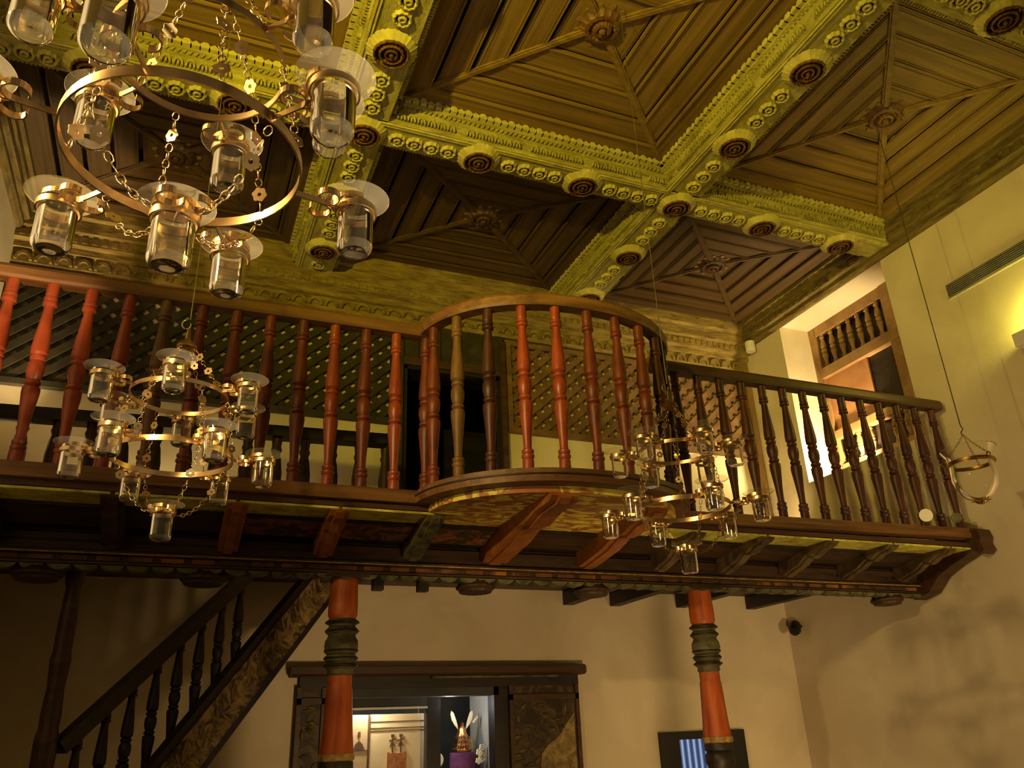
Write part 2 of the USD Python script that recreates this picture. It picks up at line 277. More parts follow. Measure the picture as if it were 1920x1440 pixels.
# ------------------------------------------------------------------ ceiling panels (coffers)
ZB = 3.90
def coffer(x0, x1, y0, y1, label, dark=False, n=5):
    t = Thing('ceiling_panel', label, 'ceiling panel', ((x0 + x1) / 2, (y0 + y1) / 2, ZB))
    cx, cy = (x0 + x1) / 2, (y0 + y1) / 2; hx, hy = (x1 - x0) / 2, (y1 - y0) / 2
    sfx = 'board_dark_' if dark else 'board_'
    inner = .07
    for k in range(n):
        a, c = 1 - (1 - inner) * k / n, 1 - (1 - inner) * (k + 1) / n
        z = ZB + .015 * k
        for s in range(4):
            g = (.012, .010, .008, .028)[s]      # the lapped joints open towards the left
            a = 1 - (1 - inner) * k / n - (g / (hy if s % 2 == 0 else hx) if k else 0)
            o, i_ = a - .004, c
            if s == 0: q = [(-o * hx, -a * hy), (o * hx, -a * hy), (i_ * hx, -i_ * hy), (-i_ * hx, -i_ * hy)]
            elif s == 1: q = [(a * hx, -o * hy), (a * hx, o * hy), (i_ * hx, i_ * hy), (i_ * hx, -i_ * hy)]
            elif s == 2: q = [(o * hx, a * hy), (-o * hx, a * hy), (-i_ * hx, i_ * hy), (i_ * hx, i_ * hy)]
            else: q = [(-a * hx, o * hy), (-a * hx, -o * hy), (-i_ * hx, -i_ * hy), (-i_ * hx, i_ * hy)]
            q = [(cx + x, cy + y) for x, y in q]
            zz = z + random.uniform(-.0025, .0025)
            b = MB()
            b.hexa([(x, y, zz) for x, y in q] + [(x, y, zz + .016) for x, y in q])
            # moulded beads along the inner edge and a fillet near the outer edge
            q2 = np.array(q)
            for fr, wd, hh in ((.95, .03, .009), (.86, .018, .005), (.10, .02, .004)):
                lo, hi = fr - wd, fr + wd
                p4 = [q2[0] + (q2[3] - q2[0]) * lo, q2[1] + (q2[2] - q2[1]) * lo, q2[1] + (q2[2] - q2[1]) * hi, q2[0] + (q2[3] - q2[0]) * hi]
                b.hexa([(x, y, zz - hh) for x, y in p4] + [(x, y, zz + .002) for x, y in p4])
            t.part('board', b, sfx + ('x' if s % 2 == 0 else 'y'))
    for sx, sy in ((-1, -1), (1, -1), (1, 1), (-1, 1)):
        p = np.array([cx + sx * hx * .985, cy + sy * hy * .985, ZB - .006]); q = np.array([cx + sx * hx * inner, cy + sy * hy * inner, ZB + .015 * (n - 1) - .004])
        b = MB(); b.bar(p, q, .05, .018); b.bar(p - [0, 0, .010], q - [0, 0, .010], .026, .014)
        t.part('hip_batten', b, sfx + 'x')
    # central boss: a fluted rosette with petals around a knob
    zc = ZB + .015 * (n - 1) + .006
    b = MB(); b.lathe([(.0, zc), (.13, zc), (.135, zc - .012), (.11, zc - .03), (.105, zc - .042), (.082, zc - .046), (.072, zc - .03), (.058, zc - .034), (.052, zc - .058), (.036, zc - .062), (.026, zc - .048), (.016, zc - .075), (.0, zc - .08)], (cx, cy, 0), 48, 16, .05)
    boss = t.part('boss', b, 'wood_rail' if not dark else 'wood_dark', smooth=40)
    for k in range(12):
        a = k * math.pi / 6; d = np.array([math.cos(a), math.sin(a), 0]); s = np.array([-d[1], d[0], 0])
        c0 = np.array([cx, cy, zc - .012])
        b = MB(); b.hexa([c0 + d * .10 - s * .02, c0 + d * .165 - s * .012, c0 + d * .165 + s * .012, c0 + d * .10 + s * .02,
                          c0 + d * .10 - s * .02 + [0, 0, .012], c0 + d * .165 - s * .012 + [0, 0, .012], c0 + d * .165 + s * .012 + [0, 0, .012], c0 + d * .10 + s * .02 + [0, 0, .012]])
        t.part('petal', b, 'board_x', parent=boss)
PX = [(-1.34, .63), (.97, 3.05), (3.39, 5.19)]
PYR = [(2.11, 4.05), (4.31, 6.02)]
coffer(*PX[0], *PYR[0], 'coffered plank ceiling panel above the two left chandeliers')
coffer(*PX[1], *PYR[0], 'large coffered plank ceiling panel at the top centre with a round boss')
coffer(*PX[2], *PYR[0], 'coffered plank ceiling panel at the top right beside the cream wall')
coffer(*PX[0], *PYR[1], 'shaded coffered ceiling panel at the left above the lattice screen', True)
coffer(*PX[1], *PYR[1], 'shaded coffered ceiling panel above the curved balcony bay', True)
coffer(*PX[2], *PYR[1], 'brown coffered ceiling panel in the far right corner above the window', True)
# ------------------------------------------------------------------ carved beams with rosettes
def big_rosette(t, x, y, z=3.70):
    b = MB(); b.lathe([(.150, z + .004), (.150, z - .006), (.138, z - .018), (.122, z - .030), (.110, z - .040), (.101, z - .040)], (x, y, 0), 64, 26, .03)
    col = t.part('petal_collar', b, 'carved_pale', smooth=35)
    b = MB(); b.lathe([(.108, z - .034), (.104, z - .050), (.097, z - .052), (.090, z - .012), (.077, z - .010), (.072, z - .050), (.063, z - .054), (.056, z - .014), (.044, z - .012), (.039, z - .052), (.031, z - .056), (.025, z - .022), (.017, z - .026), (.010, z - .062), (.0005, z - .064)], (x, y, 0), 48, 18, .035)
    t.part('rosette', b, 'rosette_red', parent=col, smooth=35)
def small_rosette(t, x, y, z=3.70, r=1.0):
    b = MB(); b.lathe([(.056 * r, z + .004), (.056 * r, z - .012), (.050 * r, z - .026), (.043 * r, z - .026), (.037 * r, z + .000), (.027 * r, z + .000), (.023 * r, z - .026), (.014 * r, z - .028), (.010 * r, z - .006), (.0005, z - .008)], (x, y, 0), 36, 10, .07)
    t.part('small_rosette', b, 'carved_pale', smooth=35)

def beam(label, along, c, a0, a1, hw0, hw1, stops, n_small, mat, cuts=()):
    """along 'x' or 'y'; c the axis; hw0 / hw1 half widths below on the near and far side"""
    loc = ((a0 + a1) / 2, c, 3.70) if along == 'x' else (c, (a0 + a1) / 2, 3.70)
    t = Thing('ceiling_beam', label, 'beam', loc)
    P = (lambda s, a, z: (a, c + s, z)) if along == 'x' else (lambda s, a, z: (c + s, a, z))
    prof = [(-hw0 - .055, 4.0), (-hw0 - .055, 3.885), (-hw0 - .045, 3.868), (-hw0 - .045, 3.842), (-hw0 - .026, 3.835), (-hw0 - .026, 3.772), (-hw0 - .012, 3.765), (-hw0 - .012, 3.724), (-hw0, 3.716), (-hw0, 3.70),
            (hw1, 3.70), (hw1, 3.716), (hw1 + .012, 3.724), (hw1 + .012, 3.765), (hw1 + .026, 3.772), (hw1 + .026, 3.835), (hw1 + .045, 3.842), (hw1 + .045, 3.868), (hw1 + .055, 3.885), (hw1 + .055, 4.0)]
    t.part('timber', MB().prism(prof, lambda u, v, a: P(u, a, v), a0, a1), mat)
    # carved relief on the sides: leaf fringe, slanted dentils, arches
    inside = lambda a: not any(lo < a < hi for lo, hi in cuts)
    for side, hw in ((-1, hw0), (1, hw1)):
        b = MB()
        for a in np.arange(a0 + .05, a1 - .05, .105):
            if not inside(a): continue
            for da, h in ((0, .058), (.052, .040)):
                s0 = side * (hw + .053); pts = [(a + da - .030, 3.858), (a + da - .024, 3.858 + h * .5), (a + da - .010, 3.858 + h * .8), (a + da, 3.858 + h), (a + da + .010, 3.858 + h * .8), (a + da + .024, 3.858 + h * .5), (a + da + .030, 3.858)]
                b.prism(pts, lambda u, v, q: P(side * q, u, v), hw + .040, hw + .072)
        t.part('leaf_fringe', b, 'carved_pale', kind='stuff')
        b = MB()
        for a in np.arange(a0 + .03, a1 - .03, .034):
            if not inside(a): continue
            s0 = side * (hw + .030)
            p = [P(s0 - .010, a, 3.812), P(s0 + .010, a, 3.812), P(s0 + .010, a + .013, 3.812), P(s0 - .010, a + .013, 3.812)]
            p2 = [P(s0 - .010, a + .014, 3.838), P(s0 + .010, a + .014, 3.838), P(s0 + .010, a + .027, 3.838), P(s0 - .010, a + .027, 3.838)]
            b.hexa(p + p2)
        for k, a in enumerate(np.arange(a0 + .05, a1 - .05, .068)):
            if not inside(a) or k % 7 == 6: continue
            ang = np.linspace(0, math.pi, 7); ro, ri = .029, .018
            pts = [(a + ro * math.cos(x), 3.722 + 2.1 * ro * math.sin(x)) for x in ang] + [(a + ri * math.cos(x), 3.722 + 2.1 * ri * math.sin(x)) for x in ang[::-1]]
            b.prism(pts, lambda u, v, q: P(side * q, u, v), hw + .008, hw + .038)
            b.prism([(a - .006, 3.722), (a + .006, 3.722), (a + .006, 3.752), (a - .006, 3.752)], lambda u, v, q: P(side * q, u, v), hw + .008, hw + .036)
        t.part('carved_relief', b, mat, kind='stuff')
    for s in (-hw0 + .015, -hw0 + .035):
        b = MB(); b.obox(P(s, (a0 + a1) / 2, 3.697), *( [(0, .005, 0), ((a1 - a0) / 2, 0, 0)] if along == 'x' else [(.005, 0, 0), (0, (a1 - a0) / 2, 0)]), (0, 0, .006)); t.part('bead', b, 'carved_pale')
    for k, s in enumerate(stops):
        if s is not None and a0 < s < a1 and inside(s):
            big_rosette(t, *P(0.01, s, 0)[:2])
        if k + 1 < len(stops):
            s1 = stops[k + 1]
            for j in range(n_small):
                q = s + (s1 - s) * (.5 + (j - (n_small - 1) / 2) * (.148 if n_small == 4 else .17))
                if a0 + .05 < q < a1 - .05 and inside(q): small_rosette(t, *P(0.01, q, 0)[:2])
    return t
SX = [-1.62 + .807 * k for k in range(9)]
SY = [1.99 + .7333 * k for k in range(7)]
beam('thick carved beam running across the room above the balcony bay', 'x', 4.18, XL, XR, .13, .10, SX, 4, 'carved_x')
beam('carved beam at the top right corner running across the room', 'x', 2.00, XL, XR, .13, .12, SX, 4, 'carved_x')
beam('bright carved beam between the chandeliers and the top centre panel, running front to back', 'y', .79, .1, 6.0, .16, .14, SY, 3, 'carved_y', cuts=((4.02, 4.34), (1.84, 2.16)))
beam('carved beam right of centre running front to back towards the balcony bay', 'y', 3.21, .1, 6.0, .16, .14, SY, 3, 'carved_y', cuts=((4.02, 4.34), (1.84, 2.16)))
# cornices along the walls
def cornice(label, pts_prof, fn, a0, a1, loc, mat):
    t = Thing('cornice', label, 'cornice', loc)
    t.part('moulding', MB().prism(pts_prof, fn, a0, a1), mat); return t
prof = [(0, 3.64), (.03, 3.64), (.05, 3.665), (.05, 3.70), (.085, 3.715), (.085, 3.775), (.10, 3.79), (.10, 3.845), (.125, 3.86), (.125, 3.93), (0, 3.93)]
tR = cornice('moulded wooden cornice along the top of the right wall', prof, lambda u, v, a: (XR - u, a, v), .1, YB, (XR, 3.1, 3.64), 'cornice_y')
b = MB()
for a in np.arange(.2, 6.0, .09): b.lathe([(.026, 3.745), (.018, 3.745)], (0, 0, 0), 3) if False else b.obox((XR - .088, a, 3.745), (.006, 0, 0), (0, .028, 0), (0, 0, .020))
tR.part('carved_relief', b, 'cornice_y', kind='stuff')
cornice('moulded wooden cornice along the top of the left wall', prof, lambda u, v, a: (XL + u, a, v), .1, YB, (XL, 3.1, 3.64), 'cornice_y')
prof = [(0, 3.38), (.05, 3.38), (.06, 3.40), (.06, 3.50), (.09, 3.51), (.09, 3.56), (.13, 3.575), (.13, 3.66), (.155, 3.675), (.155, 3.78), (.18, 3.80), (.18, 3.93), (0, 3.93)]
tB = cornice('deep carved cornice on the back wall above the lattice screens', prof, lambda u, v, a: (a, YB - u, v), XL, XR, (1.9, YB, 3.38), 'cornice_x')
b = MB()
for k, a in enumerate(np.arange(XL + .08, XR - .06, .135)):
    ang = np.linspace(0, math.pi, 9)
    pts = [(a + .06 * math.cos(x), 3.41 + .075 * math.sin(x)) for x in ang] + [(a + .04 * math.cos(x), 3.41 + .052 * math.sin(x)) for x in ang[::-1]]
    b.prism(pts, lambda u, v, q: (u, YB - q, v), .055, .085)
tB.part('arch_frieze', b, 'cornice_x', kind='stuff')
b = MB()
for a in np.arange(XL + .05, XR - .05, .07): b.obox((a, YB - .133, 3.617), (.02, 0, 0), (0, .006, 0), (0, 0, .024))
tB.part('dentil_row', b, 'cornice_x', kind='stuff')

# ------------------------------------------------------------------ balcony
YF, YM = 4.0, 4.5          # front of the gallery, face of the bearing beam
def bay_curve(off=0.0, n=33, z=0.0):
    """front line of the curved bay, left to right"""
    th = np.linspace(math.pi, 2 * math.pi, n); cx, hw, dp = 1.92, .755, .585
    x = cx + (hw - off) * np.sign(np.cos(th)) * np.abs(np.cos(th)) ** .92
    y = YF + (dp - off) * np.sin(th) * 1.0
    return np.stack([x, y, np.full(n, z)], -1)
BX0, BX1 = 1.165, 2.675
RAILP = [(-.036, 2.125), (.036, 2.125), (.043, 2.140), (.043, 2.180), (.030, 2.200), (-.030, 2.200), (-.043, 2.180), (-.043, 2.140)]
FOOTP = [(-.05, 1.135), (.055, 1.135), (.055, 1.165), (.045, 1.180), (.045, 1.205), (-.045, 1.205), (-.045, 1.180), (-.05, 1.165)]

BAL = [(.030, 0), (.030, .055), (.027, .060), (.034, .072), (.034, .084), (.026, .090), (.032, .100), (.032, .112), (.022, .120), (.022, .150), (.026, .22), (.033, .30), (.0395, .37), (.0385, .395), (.026, .408),
       (.035, .416), (.035, .430), (.026, .438), (.034, .458), (.039, .490), (.037, .525), (.027, .545), (.035, .553), (.035, .568), (.026, .575), (.0385, .590), (.039, .625), (.034, .70), (.027, .78), (.022, .845), (.0235, .862),
       (.033, .870), (.033, .884), (.024, .889), (.031, .896), (.031, .912), (.026, .917), (.0285, .93), (.0285, 1.0)]
def baluster(t, x, y, z0, z1, mat, k=1.0, prof=BAL, label=None, n=14):
    t.part('baluster', MB().lathe([(r * k, z0 + s * (z1 - z0)) for r, s in prof], (x, y, 0), n), mat, smooth=35, label=label)

tl = Thing('railing', 'straight red balustrade on the left half of the balcony', 'railing', (.15, YF, 1.135), group=None)
tl.part('handrail', MB().prism(RAILP, lambda u, v, a: (a, YF + u, v - .006 * (a < 0)), XL, BX0 + .03), 'wood_rail')
tl.part('foot_rail', MB().prism(FOOTP, lambda u, v, a: (a, YF + u, v), XL, BX0 + .03), 'wood_rail')
lm = ['red_paint'] * 4 + ['red_paint_worn', 'ochre_worn'] + ['red_paint_worn'] * 3 + ['red_paint', 'red_paint', 'red_paint_worn', 'red_paint', 'red_paint']
lm = {0: 'red_paint', 1: 'red_paint', 2: 'red_paint', 3: 'red_paint', 4: 'ochre_worn', 5: 'red_paint_worn', 6: 'red_paint_worn', 7: 'red_paint_worn', 8: 'red_paint_worn', 9: 'red_paint', 10: 'red_paint_worn', 11: 'red_paint', 12: 'red_paint_worn'}
for k in range(-3, 13):
    x = -.897 + .1731 * k if k < 12 else 1.180
    if x < XL + .05: continue
    baluster(tl, x, YF, 1.205, 2.128, lm.get(k, 'red_paint'), 1.0, label='ochre brown baluster' if k == 4 else None)
tr = Thing('railing', 'straight dark brown balustrade at the right end of the balcony', 'railing', (3.95, YF, 1.135))
tr.part('handrail', MB().prism(RAILP, lambda u, v, a: (a, YF + u, v + .012 + .010 * (a > 4)), BX1 - .02, 5.23), 'wood_dark')
tr.part('foot_rail', MB().prism(FOOTP, lambda u, v, a: (a, YF + u, v + .03 * (a > 4)), BX1 - .02, 5.29), 'wood_rail')
for k in range(14):
    x = 2.865 + .1750 * k
    baluster(tr, x, YF, 1.205 + .002 * k, 2.138, 'baluster_brown', .94)
tb = Thing('railing', 'curved red balustrade of the bulging balcony bay', 'railing', (1.92, YF, 1.135))
cv = bay_curve(.0, 41)
cvr = bay_curve(.0, 41)[1:-1]
tb.part('handrail', MB().sweep(cvr, [(-u, v) for u, v in RAILP]), 'wood_rail')
foot = tb.part('foot_rail', MB().sweep(cvr, [(-u, v) for u, v in FOOTP]), 'wood_rail')
tb.part('bead', MB().sweep(bay_curve(-.053, 41), [(-.004, 1.170), (.006, 1.170), (.006, 1.178), (-.004, 1.178)]), 'wood_black', parent=foot)
seg = np.r_[0, np.cumsum(np.linalg.norm(np.diff(cv, axis=0), axis=1))]
bm = ['red_paint_worn', 'ochre_worn', 'baluster_brown', 'red_paint', 'red_paint', 'red_paint_worn', 'red_paint_worn', 'red_paint_worn', 'baluster_brown', 'baluster_brown', 'baluster_brown']
for k in range(11):
    s = seg[-1] * (k + .75) / 11.5
    x, y = np.interp(s, seg, cv[:, 0]), np.interp(s, seg, cv[:, 1])
    baluster(tb, x, y, 1.205, 2.128, bm[k], .96)

g = Thing('balcony', 'projecting wooden balcony with painted underside and carved brackets', 'balcony', (1.9, 4.5, .83))
# deck with an opening for the stair
for x0, x1, y0, y1 in ((XL + .01, XR - .01, 3.985, 4.78), (1.35, XR - .01, 4.78, YB - .01), (XL + .01, 1.35, 5.5, YB - .01), (XL + .01, -1.0, 4.78, 5.5)):
    g.part('deck', MB().box(x0, x1, y0, y1, 1.10, 1.134), 'wood_dark')
bayp = [(x, y) for x, y, _ in bay_curve(.03, 33)]
g.part('bay_deck', MB().prism(bayp, lambda u, v, a: (u, v, a), 1.101, 1.134), 'painted_floral', label='painted floral underside of the curved bay')
g.part('bay_deck', MB().box(1.22, 2.64, 3.97, 4.185, 1.094, 1.1005), 'painted_floral')
# painted soffit strips between the brackets
BR = [-.85, -.31, .24, .735, 1.24, 1.79, 2.40, 2.89, 3.40, 3.92, 4.44, 4.97]
for k in range(len(BR) + 1):
    x0 = XL + .01 if k == 0 else BR[k - 1]; x1 = XR - .01 if k == len(BR) else BR[k]
    sx0, sx1 = x0 + .01, x1 - .01
    if k == 5: sx1 = 1.20
    if k == 7: sx0 = 2.66
    if sx1 - sx0 > .02 and k != 6: g.part('soffit_panel', MB().box(sx0, sx1, 3.985, 4.19, 1.088, 1.104), 'painted_soffit')
    b = MB(); b.hexa([(x0, 4.185, 1.085), (x1, 4.185, 1.085), (x1, 4.40, 1.035), (x0, 4.40, 1.035), (x0, 4.185, 1.10), (x1, 4.185, 1.10), (x1, 4.40, 1.06), (x0, 4.40, 1.06)])
    g.part('cove_panel', b, 'painted_flame' if 2 < k < 6 else 'wood_beam')
g.part('edge_moulding', MB().box(XL + .01, XR - .01, 4.178, 4.20, 1.072, 1.092), 'wood_black')
g.part('inner_soffit', MB().box(XL + .01, XR - .01, 4.38, 4.62, 1.04, 1.10), 'wood_black')
# carved brackets
def bracket(x, yf, mat, w=.10, drop=0.0):
    L = YM - yf
    pts = [(yf + .0, 1.10), (yf - .005, 1.085), (yf + .03, 1.068), (yf + .10 * L / .5, 1.062), (yf + .17 * L / .5, 1.035), (yf + .22 * L / .5, 1.045), (yf + .30 * L / .5, 1.010), (yf + .42 * L / .5, .985), (YM - .05, .975), (YM - .018, .985), (YM - .018, 1.10)]
    pts = [(u, 1.10 - (1.10 - v) * 1.22) for u, v in pts]
    b = MB().prism(pts, lambda u, v, a: (a, u, v), x - w / 2, x + w / 2)
    br = g.part('bracket', b, mat)
    rid = [(u, v - .006) for u, v in pts[1:9]]
    b = MB()
    for (u0, v0), (u1, v1) in zip(rid[:-1], rid[1:]): b.bar((x, u0, v0), (x, u1, v1), w * .45, .014)
    g.part('rib', b, mat, parent=br)
for k, x in enumerate(BR):
    inbay = k in (5, 6)
    if k == 5: bracket(1.74, 3.46, 'bracket_orange', .15)
    elif k == 6: bracket(2.36, 3.60, 'bracket_orange', .12)
    else: bracket(x, 3.99, 'bracket_orange' if k in (2, 3) else 'wood_beam' if k < 4 else 'green_paint' if k in (4,) else 'bracket_brown')
# big end corbel at the right wall
pts = [(3.90, 1.215), (3.885, 1.16), (3.90, 1.12), (3.885, 1.07), (3.92, 1.045), (3.97, 1.075), (4.06, 1.045), (4.15, 1.02), (4.30, .96), (4.42, .86), (4.56, .83), (4.56, 1.215)]
g.part('end_corbel', MB().prism(pts, lambda u, v, a: (a, u, v), 5.16, 5.285), 'wood_dark')

bm_ = Thing('bearing_beam', 'long dark moulded beam carrying the balcony on the columns', 'beam', (1.9, 4.57, .83))
prof = [(4.50, 1.03), (4.485, 1.015), (4.485, .985), (4.50, .975), (4.50, .94), (4.48, .932), (4.48, .915), (4.505, .905), (4.505, .885), (4.49, .878), (4.49, .862), (4.515, .855), (4.64, .855), (4.66, .90), (4.66, 1.035), (4.50, 1.035)]
bm_.part('timber', MB().prism(prof, lambda u, v, a: (a, u, v), XL, XR - .01), 'wood_beam')
b = MB()
for a in np.arange(XL + .06, XR - .06, .118):
    ang = np.linspace(math.pi, 2 * math.pi, 8); pts = [(a + .055 * math.cos(q), .866 + .032 * math.sin(q)) for q in ang]
    b.prism(pts, lambda u, v, q: (u, q, v), 4.49, 4.55)
bm_.part('scallop_row', b, 'green_paint', kind='stuff')
b = MB()
for a in np.arange(XL + .05, XR - .05, .15): b.obox((a, 4.503, .896), (.055, 0, 0), (0, .006, 0), (0, 0, .011))
bm_.part('painted_dentils', b, 'dentil_paint', kind='stuff')
bm_.part('fillet', MB().box(XL, XR - .01, 4.472, 4.484, .915, .921), 'gold_worn')
for px, py in ((70, 1075), (380, 1100), (892, 1107), (1110, 1112), (1660, 1108)):
    q = onY(px, py, 4.58)
    b = MB(); z = .828
    b.lathe([(.085, z + .04), (.115, z), (.115, z - .012), (.10, z - .02), (.095, z - .034), (.075, z - .038), (.03, z - .036), (0, z - .03)], (q[0], 4.585, 0), 32, 14, .03)
    bm_.part('boss', b, 'wood_beam', smooth=35)
for px, py in ((792, 1110), (708, 1100)):
    q = onY(px, py, 4.60); bm_.part('peg', MB().box(q[0] - .03, q[0] + .03, 4.57, 4.63, .795, .86), 'wood_black')
for x in (3.05, 3.49, 4.15, 4.9):
    bm_.part('joist', MB().box(x - .045, x + .045, 4.66, YB - .01, .985, 1.09), 'wood_black')

# ------------------------------------------------------------------ columns
def column(x, label):
    y = 4.585
    t = Thing('column', label, 'column', (x, y, ZF))
    t.part('upper_shaft', MB().lathe([(.078, .855), (.076, .84), (.078, .78), (.081, .70), (.080, .65), (.070, .628)], (x, y, 0), 28), 'red_column', smooth=40)
    t.part('turned_rings', MB().lathe([(.070, .632), (.083, .622), (.083, .604), (.072, .598), (.072, .590), (.086, .575), (.087, .556), (.074, .546), (.076, .535), (.088, .515), (.091, .485), (.086, .452), (.073, .444), (.086, .436), (.087, .412), (.073, .403), (.082, .395), (.082, .376), (.070, .366), (.072, .345), (.064, .335)], (x, y, 0), 28), 'green_paint', smooth=35, label='green turned rings')
    for z in (.612, .566, .463, .424, .386): t.part('ring', MB().lathe([(.079, z - .010), (.092, z - .004), (.0935, z), (.092, z + .004), (.079, z + .010)], (x, y, 0), 28), 'wood_black', smooth=35)
    t.part('lower_shaft', MB().lathe([(.064, .338), (.065, .30), (.063, .285), (.068, .27), (.072, .2), (.080, .05), (.087, -.03), (.088, -.055)], (x, y, 0), 28), 'red_column', smooth=40)
    t.part('gold_band', MB().lathe([(.090, -.045), (.094, -.055), (.092, -.075), (.084, -.08)], (x, y, 0), 40, 10, .03), 'gold_worn', smooth=40)
    t.part('base_shaft', MB().lathe([(.082, -.07), (.088, -.09), (.088, -.12), (.076, -.13), (.09, -.15), (.09, -.19), (.08, -.21), (.085, -.5), (.085, -1.35), (.11, -1.38), (.11, ZF)], (x, y, 0), 28), 'wood_black', smooth=40)
    t.part('capital', MB().box(x - .12, x + .12, y - .10, y + .10, .845, .866), 'wood_beam')
column(.885, 'red turned wooden column left of the lit doorway')
column(3.255, 'red turned wooden column in front of the wall monitor')

# ------------------------------------------------------------------ stair
st = Thing('staircase', 'dark wooden staircase with carved stringer rising under the balcony', 'staircase', (.1, 5.1, ZF))
ra, rb = onY(110, 1402, 4.75), onY(458, 1084, 5.42)
sa, sb = onY(345, 1440, 5.12), onY(592, 1122, 5.76)
def ext(a, b_, t): return a + (b_ - a) * t
dr, ds = rb - ra, sb - sa
low_r = ext(ra, rb, -1.1); hi_r = ext(ra, rb, 1.02)
b = MB(); b.bar(ra, hi_r, .075, .07); st.part('handrail', b, 'wood_black')
slo, shi = ext(sa, sb, -1.45), ext(sa, sb, 1.12)
upv = np.array([0, 0, 1.0])
nu0 = np.array([0, 0, 1.0]) - unit(ds) * unit(ds)[2]; nu0 = unit(nu0)
slo, shi = slo + nu0 * .045, shi + nu0 * .045
b = MB(); b.bar(slo, shi, .06, .29); stringer = st.part('stringer', b, 'wood_black')
side = unit(np.cross(unit(ds), upv))
if side[1] > 0: side = -side
b = MB(); L = np.linalg.norm(shi - slo); du = unit(shi - slo); nu = unit(np.cross(side, du)); nu = nu if nu[2] > 0 else -nu
b.obox((slo + shi) / 2 + side * .034, du * L / 2, nu * .098, side * .006)
st.part('carved_panel', b, 'carved_stair', parent=stringer, label='band of carved leaf scrolls')
b = MB()
for k, s in enumerate(np.arange(.2, L - .1, .075)):
    c = slo + du * s + side * .041 + nu * (.040 if k % 2 else -.040)
    a1 = unit(du + nu * (.9 if k % 2 else -.9)); a2 = np.cross(side, a1)
    tip, base = c + a1 * .058, c - a1 * .050
    b.hexa([base - a2 * .003, c - a2 * .022, tip, base + a2 * .003, base + side * .004, c + side * .014, tip + side * .003, c + a2 * .022 + side * .004])
    for q in (-1, 1):
        c2 = slo + du * s + side * .041; e = c2 + du * .03 + nu * q * .078
        b.bar(c2 - nu * q * .01, e, .008, .008, side)
st.part('leaf_carving', b, 'carved_gold', parent=stringer, kind='stuff')
for k in range(9):
    t_ = -.04 + k * .128
    top = ext(ra, rb, t_)
    # foot of each baluster on the stringer, below the rail
    bs = np.linalg.lstsq(np.array([ds[:2], [1e-9, 0]]).T, (top - sa)[:2], rcond=None)[0][0]
    foot = sa + ds * bs; foot[:2] = top[:2]; foot[2] -= .02
    if top[2] - foot[2] < .15: foot[2] = top[2] - .55
    h = top[2] - foot[2]
    st.part('baluster', MB().lathe([(r * .80, foot[2] + s * h) for r, s in BAL], (top[0], top[1], 0), 12), 'wood_black', smooth=35)
wdir = -side * np.array([1, 1, 0]); wdir = unit(wdir)
for k in range(13):
    c = ext(slo, shi, (k + .6) / 13.5)
    b = MB(); fw = unit(du * [1, 1, 0]); b.obox(c + wdir * .085 - [0, 0, .10], fw * .11, wdir * .06, [0, 0, .016]); st.part('tread', b, 'wood_black')
pole = Thing('newel_post', 'tall slender dark post at the foot of the stair handrail', 'post', (-.475, 4.73, ZF))
pole.part('shaft', MB().lathe([(.056, ZF), (.056, -.9), (.050, -.2), (.054, .05), (.052, .09), (.044, .12), (.047, .18), (.040, .30), (.046, .40), (.049, .43), (.042, .47), (.042, .62), (.035, .78), (.046, .82), (.046, .87)], (-.475, 4.73, 0), 18), 'wood_dark', smooth=35)

# guard rail of the stairwell on the gallery
sg = Thing('stairwell_guard', 'low dark balustrade around the stairwell behind the left railing', 'railing', (0, 5.42, 1.14))
sg.part('handrail', MB().prism([(-.06, 1.91), (.06, 1.91), (.06, 1.985), (-.06, 1.985)], lambda u, v, a: (a, 5.42 + u, v + .055 * (a + 1.1) / 2.4), XL, 1.33), 'wood_black')
for k in range(15):
    x = -1.36 + .19 * k
    prof = [(.034, 0), (.034, .08), (.028, .1), (.034, .13), (.030, .2), (.045, .55), (.047, .70), (.036, .82), (.028, .86), (.038, .90), (.030, .93), (.036, 1.0)]
    sg.part('baluster', MB().lathe([(r, 1.14 + s * .80) for r, s in prof], (x, 5.42, 0), 14), 'wood_dark', smooth=35)
sg.part('end_post', MB().box(1.30, 1.38, 5.38, 5.46, 1.14, 2.05), 'wood_black')

# ------------------------------------------------------------------ lattice screens, gallery doorway
def lattice(label, x0, x1, z0, z1, mat):
    y = YB - .035
    t = Thing('lattice_screen', label, 'lattice', ((x0 + x1) / 2, y, z0))
    b = MB(); fr = .045
    for q in ((x0, x1, z0 - fr, z0), (x0, x1, z1, z1 + fr), (x0 - fr, x0, z0 - fr, z1 + fr), (x1, x1 + fr, z0 - fr, z1 + fr)):
        t.part('frame_rail', MB().box(q[0], q[1], y - .028, y + .03, q[2], q[3]), mat)
    H = z1 - z0; sl = .9     # slope
    pitch, wd = .148, .056
    for s, yy in ((1, y - .012), (-1, y + .006)):
        for c in np.arange(x0 - H / sl - pitch, x1 + H / sl + pitch, pitch):
            p0, p1 = (c, z0), (c + s * H / sl, z1)
            # clip to the panel
            lo, hi = 0.0, 1.0
            dx = p1[0] - p0[0]
            for edge, sign in ((x0, 1), (x1, -1)):
                ta = (edge - p0[0]) / dx
                if sign * dx > 0: lo = max(lo, ta)
                else: hi = min(hi, ta)
            if hi - lo < .08: continue
            a = (p0[0] + dx * lo, yy, z0 + H * lo); e = (p0[0] + dx * hi, yy, z0 + H * hi)
            t.part('slat', MB().bar(a, e, .013, wd, (0, -1, 0)) if False else MB().bar(a, e, wd, .015, (0, 1, 0)), mat)
    return t
lattice('long dark lattice screen behind the left railing', XL + .05, 1.49, 2.46, 3.30, 'lattice_wood')
